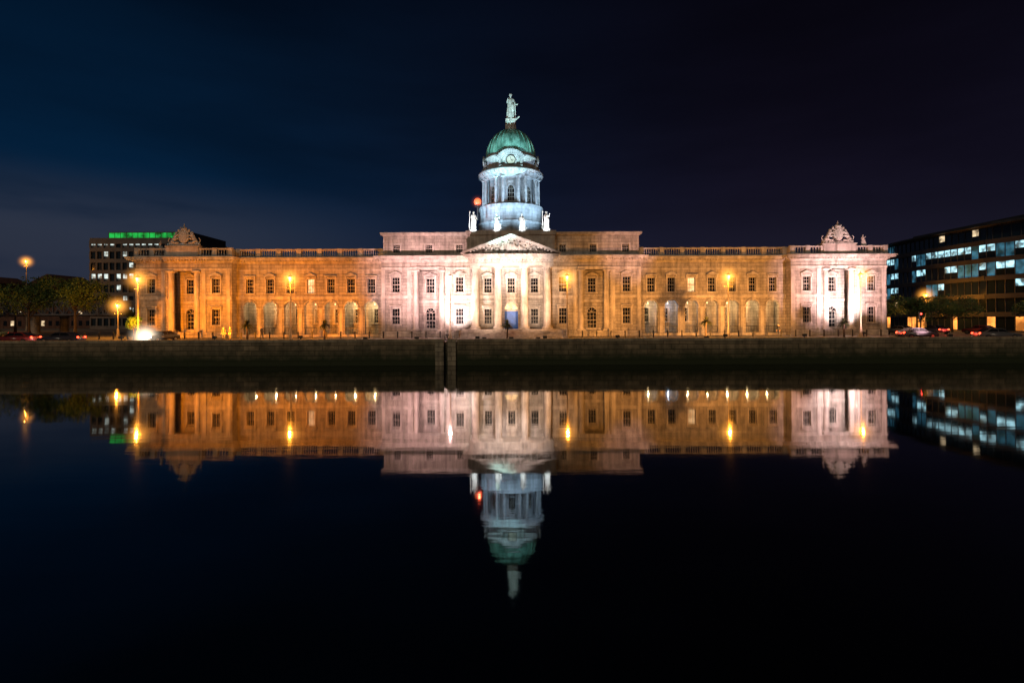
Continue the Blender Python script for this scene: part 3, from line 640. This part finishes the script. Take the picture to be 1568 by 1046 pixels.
# ------------------------------------------------------------------ cars
HL=em('headlamp',(1,.93,.8),80); HLd=em('headlamp_dim',(1,.93,.8),10); TL=em('tail_lamp',(1,.04,.015),12); TYRE=pm('tyre',(.02,.02,.02),.9); CHR=pm('alloy',(.4,.4,.4),.3,1)
def car(x,y,rz,col,head=HLd,spotw=0,z=G+.006,tail=0,halo=False):
    e=empty('car',(x,y,z),rz); paint=pm('car_paint',col,.25,0,.05,spec=.6)
    prof=[(-2.15,.3),(-2.15,.62),(-2.08,.78),(-1.2,.92),(-.55,.96),(1.45,.98),(2.05,.95),(2.15,.75),(2.15,.32)]
    bm=bmesh.new()
    rows=[[bm.verts.new((px,yy,pz)) for px,pz in prof] for yy in (-.88,.88)]
    for i in range(len(prof)):
        j=(i+1)%len(prof); bm.faces.new((rows[0][i],rows[0][j],rows[1][j],rows[1][i]))
    bm.faces.new(rows[0][::-1]); bm.faces.new(rows[1])
    gp=[(-.95,.93,.8),(-.35,1.4,.62),(.9,1.42,.62),(1.75,.96,.78)]
    A=[bm.verts.new((a,-w,z)) for a,z,w in gp]; B=[bm.verts.new((a,w,z)) for a,z,w in gp]
    bm.faces.new(A[::-1]); bm.faces.new(B)
    for i in range(3): bm.faces.new((A[i],A[i+1],B[i+1],B[i]))
    bmesh.ops.recalc_face_normals(bm,faces=bm.faces)
    bmesh.ops.bevel(bm,geom=list(bm.edges),offset=.05,segments=2,affect='EDGES')
    me=bpy.data.meshes.new('body'); bm.to_mesh(me); bm.free(); me.materials.append(paint); me.polygons.foreach_set('use_smooth',[True]*len(me.polygons))
    o=bpy.data.objects.new('body',me); COL.objects.link(o); o.parent=e
    g=MB()
    for k in (-1,1):
        g.add([(-.72,k*.785,.99),(.2,k*.79,1.0),(.2,k*.66,1.34),(-.3,k*.655,1.33)],[(0,1,2,3)]); g.add([(.28,k*.79,1.0),(1.45,k*.79,1.0),(.88,k*.665,1.35),(.28,k*.66,1.34)],[(0,1,2,3)])
    g.add([(-.95,-.7,.98),(-.95,.7,.98),(-.42,.58,1.38),(-.42,-.58,1.38)],[(0,1,2,3)]); g.add([(1.74,-.7,1.0),(1.74,.7,1.0),(1.0,.58,1.4),(1.0,-.58,1.4)],[(0,1,2,3)])
    g.obj('windows',GLASS,e)
    w=MB();hb=MB()
    for wx in (-1.35,1.35):
        for k in (-1,1):
            for mbb,r,y0,y1 in ((w,.33,k*.72,k*.9),(hb,.2,k*.9,k*.915)):
                n=20; vs=[(wx+r*cos(2*pi*i/n),y0,.33+r*sin(2*pi*i/n)) for i in range(n)]+[(wx+r*cos(2*pi*i/n),y1,.33+r*sin(2*pi*i/n)) for i in range(n)]
                mbb.add(vs,[tuple(range(n)),tuple(range(2*n-1,n-1,-1))]+[(i,(i+1)%n,(i+1)%n+n,i+n) for i in range(n)])
    w.obj('tyres',TYRE,e); hb.obj('hubs',CHR,e)
    h=MB(); t=MB()
    for k in (-1,1): h.ell((-2.1,k*.62,.68),(.08,.17,.09)); t.ell((2.1,k*.66,.8),(.1,.17,.12))
    h.obj('headlights',head,e); t.obj('taillights',TL,e)
    m=MB(); 
    for k in (-1,1): m.ell((-.6,k*.95,1.0),(.09,.1,.07))
    m.box(-2.17,-2.12,-.35,.35,.42,.55); m.obj('mirrors_and_plate',IRON,e)
    if spotw: point('headlight_glow',(-2.4,0,.7),(1,.9,.75),spotw,.12,e)
    if halo: add_halo(HALO_H,2.4,e,(-2.3,0,.7))
    if tail: point('taillight_glow',(2.5,0,.8),(1,.06,.03),tail,.1,e)
car(-45.2,-12.6,radians(78),(.12,.12,.13),HL,500,halo=True)
car(-53.5,-17.8,radians(8),(.05,.05,.07),HLd,60); car(-59.0,-17.6,radians(4),(.2,.03,.03),HLd,60)
car(52,-13,radians(180),(.1,.1,.12),HLd,0,tail=50); car(58,-17.5,radians(170),(.12,.12,.13),tail=50)
car(61,2,radians(-80),(.15,.15,.15),tail=120); car(68,4,radians(-95),(.05,.06,.1),tail=120); car(74.5,3,radians(-70),(.2,.04,.03),tail=120)
car(-84,4,radians(80),(.1,.2,.4),HLd,60)
# ------------------------------------------------------------------ background architecture
CONC=pm('dark_cladding',(.06,.06,.065),.6,scale=.5); OG=pm('office_glass',(.015,.025,.03),.1,var=.4,scale=.15,bump=.02)
W1=em('office_lit_white',(.45,.85,1),.9,.9,.9); W2=em('office_lit_cyan',(.1,.42,.65),.2,.85,.7); W3=em('office_lit_warm',(1,.75,.45),.7,.8,.9)
o=empty('glass_office_building'); fr=MB();gd=MB();g1=MB();g2=MB();g3=MB();og=MB()
pl=[(96,62),(92,48),(90.5,34),(91,20),(94,8),(101,-1),(112,-6),(130,-8),(170,-8)]
rn=random.Random(5); FH=3.45
for (ax,ay),(bx,by) in zip(pl,pl[1:]):
    A=Vector((ax,ay,0));B=Vector((bx,by,0)); Ln=(B-A).length; d=(B-A)/Ln; nrm=Vector((d.y,-d.x,0)); npan=max(1,round(Ln/1.5))
    if nrm.x>0 and nrm.y>0: nrm=-nrm
    for fl in range(6):
        z0=G+fl*FH; z1=z0+FH; ins=0 if fl<5 else -1.6
        a2=A+nrm*ins; 
        fr.obox(tuple(a2+nrm*.1+Vector((0,0,z1-.25))),tuple(B+nrm*(ins+.1)+Vector((0,0,z1-.25))),.7,.9)
        litrow=[.25,.25,.35,.6,.8,.12][fl]; on=False
        for i in range(npan):
            if i%3==0: on=rn.random()<litrow
            p=a2+d*(Ln*i/npan); q_=a2+d*(Ln*(i+1)/npan)
            tgt=gd
            if fl==0: tgt=og if rn.random()<.45 else gd
            elif on: tgt=g1 if rn.random()<.6 else g2
            elif rn.random()<.08: tgt=g3
            zl=z0+.2; zh=z1-.7
            if tgt in (g1,g3): 
                gd.add([(p.x,p.y,zl),(q_.x,q_.y,zl),(q_.x,q_.y,zl+1.3),(p.x,p.y,zl+1.3)],[(0,1,2,3)]); zl+=1.3
            tgt.add([(p.x,p.y,zl),(q_.x,q_.y,zl),(q_.x,q_.y,zh),(p.x,p.y,zh)],[(0,1,2,3)])
            fr.obox((p.x+nrm.x*.05,p.y+nrm.y*.05,z0),(p.x+nrm.x*.05,p.y+nrm.y*.05,z1-.6),.1,.14)
zr=G+6*FH
top=[(x,y) for x,y in pl]+[(170,70)]
fr.add([(x,y,zr-.4) for x,y in top],[tuple(range(len(top)))])
fr.box(100,150,10,50,zr-.4,zr+2)
fr.obj('slabs_and_mullions',CONC,o); gd.obj('glass',OG,o); g1.obj('lit_office_panes',W1,o); g2.obj('dim_office_panes',W2,o); g3.obj('warm_office_panes',W3,o)
og.obj('lit_shopfront',em('shopfront_light',(1,.34,.06),1.2,.7,.5),o)
o=empty('concrete_office_building'); fr=MB();gd=MB();g1=MB();gr=MB()
X0,X1,Y=-121,-92,70; fr.box(X0,X1,Y+.5,Y+25,G,28.5); nb=16; bw=(X1-X0)/nb
for fl in range(8):
    z0=G+1+fl*3.2; fr.box(X0,X1,Y-.1,Y+.5,z0-.9,z0+.2); fr.box(X0-.1,X0+.4,Y,Y+25,z0-.9,z0+.2)
    for i in range(nb+1): fr.box(X0+i*bw-.25,X0+i*bw+.25,Y,Y+.5,z0+.2,z0+2.3)
    for i in range(nb):
        lit=(fl in (4,) and rn.random()<.85) or (fl==7 and rn.random()<.8) or rn.random()<.1
        (g1 if lit else gd).box(X0+i*bw+.25,X0+(i+1)*bw-.25,Y+.3,Y+.45,z0+(1.0 if lit else .2),z0+2.3)
fr.box(X0,X1,Y-.1,Y+.5,26.9,28.6); fr.box(X0+3,X1-2,Y+3,Y+22,28.5,30.8)
for i in range(14):
    a=X0+3.4+i*1.7; gr.box(a,a+1.4,Y+2.8,Y+2.98,28.9,30.5)
fr.obj('frame',pm('concrete',(.13,.12,.12),.8,scale=.6),o); gd.obj('dark_glass',OG,o); g1.obj('lit_glass',em('cool_office',(.85,1,.95),.65,.85,.8),o); gr.obj('green_lit_plant_room',em('green_light',(.03,1,.15),.25,.98,.45),o)
o=empty('terrace_buildings'); fr=MB();g1=MB();gd=MB()
x=-190
while x<-118:
    w=rn.uniform(9,15); h=rn.uniform(9,17); fr.box(x,x+w-.05,100,115,G,G+h); fr.prism([(x,G+h),(x+w-.05,G+h),(x+w*.5,G+h+2.5)],100.2,114.8)
    for k in range(int(h/3.2)):
        for j in range(int(w/2.6)):
            (g1 if rn.random()<.12 else gd).box(x+1+j*2.5,x+2.1+j*2.5,99.9,100.02,G+1+k*3.2,G+2.7+k*3.2)
    x+=w
fr.obj('brick_fronts',stonemat('brick',(.2,.09,.06),(.16,.08,.05),bw=.23,rh=.075,mortar=.01),o); g1.obj('lit_windows',W3,o); gd.obj('windows',GLASS,o)
o=empty('railway_truss_bridge'); mb=MB()
for y in (27,35):
    for z in (6.2,8.9): mb.obox((-140,y,z),(-57,y,z),.35,.3)
    n=36
    for i in range(n):
        xa=-140+83*i/n; xb=-140+83*(i+1)/n; mb.obox((xa,y,6.2),(xb,y,8.9),.12,.14); mb.obox((xb,y,6.2),(xa,y,8.9),.12,.14); mb.obox((xa,y,6.2),(xa,y,8.9),.16,.16)
mb.box(-140,-57,27.2,34.8,5.85,6.1)
mb.obj('lattice_girders',pm('bridge_paint',(.12,.12,.14),.6),o)
mb=MB()
for x in (-118,-98,-64): mb.lathe([(1.0,G),(.8,G+.4),(.8,5.7),(1.0,5.85)],x,27.5,16); mb.lathe([(1.0,G),(.8,G+.4),(.8,5.7),(1.0,5.85)],x,34.5,16)
mb.obj('piers',STONE,o)
e=empty('traffic_signal',(56,-8.5,G+.12)); mb=MB(); mb.lathe([(.08,0),(.06,3)],0,0,10); mb.box(-.17,.17,-.12,.12,2.3,3.3); mb.obj('post_and_head',IRON,e)
mb=MB(); mb.ell((0,-.14,3.1),(.1,.04,.1)); mb.obj('red_signal',em('red_signal',(1,.05,.03),15),e)
mb=MB(); mb.ell((0,-.14,2.8),(.1,.04,.1)); mb.ell((0,-.14,2.5),(.1,.04,.1)); mb.obj('dark_signals',GLASS,e)

# ------------------------------------------------------------------ sky / world
w=bpy.data.worlds.new('World'); SC.world=w; w.use_nodes=True; nt=w.node_tree; N=nt.nodes; L=nt.links; bg=N['Background']
sky=N.new('ShaderNodeTexSky'); sky.sky_type='NISHITA'; sky.sun_disc=False; sky.sun_elevation=radians(-6); sky.sun_rotation=radians(-60)
tc=N.new('ShaderNodeTexCoord'); sx=N.new('ShaderNodeSeparateXYZ'); L.new(tc.outputs['Generated'],sx.inputs[0])
def mrange(src,a,b_,c=0,d=1):
    m=N.new('ShaderNodeMapRange'); m.interpolation_type='SMOOTHSTEP'
    for k,v in (('From Min',a),('From Max',b_),('To Min',c),('To Max',d)): m.inputs[k].default_value=v
    L.new(src,m.inputs['Value']); return m.outputs['Result']
def mix(f,A,B,mode='MIX'):
    m=N.new('ShaderNodeMix'); m.data_type='RGBA'; m.blend_type=mode
    for k,v in (('Factor',f),('A',A),('B',B)):
        if isinstance(v,(tuple,float,int)): m.inputs[k].default_value=v
        else: L.new(v,m.inputs[k])
    return m.outputs['Result']
def mulv(a,b_):
    m=N.new('ShaderNodeMath'); m.operation='MULTIPLY'; L.new(a,m.inputs[0]); L.new(b_,m.inputs[1]); return m.outputs[0]
c1=mix(mrange(sx.outputs['X'],-.7,.5),(.0013,.0135,.040,1),(.0062,.0052,.0135,1))
mp=N.new('ShaderNodeMapping'); mp.inputs['Scale'].default_value=(1.0,1.0,5); mp.inputs['Rotation'].default_value=(0,.2,0); L.new(tc.outputs['Generated'],mp.inputs['Vector'])
no=N.new('ShaderNodeTexNoise'); no.inputs['Scale'].default_value=1.6; no.inputs['Detail'].default_value=5; no.inputs['Roughness'].default_value=.5; L.new(mp.outputs[0],no.inputs['Vector'])
c1=mix(1.0,c1,mrange(no.outputs['Fac'],.3,.7,.75,1.2),'MULTIPLY')
c1=mix(1.0,c1,mrange(sx.outputs['Z'],.1,.6,1.0,.28),'MULTIPLY')
cm=mulv(mulv(mrange(no.outputs['Fac'],.36,.56),mrange(sx.outputs['Z'],.24,.12)),mrange(sx.outputs['X'],-.1,-.6))
c2=mix(cm,c1,(.026,.036,.062,1))
c3=mix(mrange(sx.outputs['Z'],.25,0,0,.5),c2,(.017,.017,.03,1))
c4=mix(.002,c3,sky.outputs['Color'],'ADD')
L.new(c4,bg.inputs['Color']); bg.inputs['Strength'].default_value=1
l=bpy.data.lights.new('fill_sun','SUN'); l.energy=.45; l.color=(1,.8,.55); l.angle=radians(8); o=bpy.data.objects.new('fill_sun',l); COL.objects.link(o); o.rotation_euler=(radians(62),0,radians(-15))  # added warm fill from the camera side to brighten the quay wall, no moon
# ------------------------------------------------------------------ camera
cd=bpy.data.cameras.new('camera'); cam=bpy.data.objects.new('camera',cd); COL.objects.link(cam); cam.location=(.1,-80,5); cam.rotation_euler=(pi/2,.0042,0)
cd.sensor_width=36; cd.lens=800/1568*36; cd.shift_y=-35/1568; cd.clip_end=6000; SC.camera=cam
SC.view_settings.view_transform='Standard'; SC.view_settings.look='None'; SC.view_settings.exposure=0
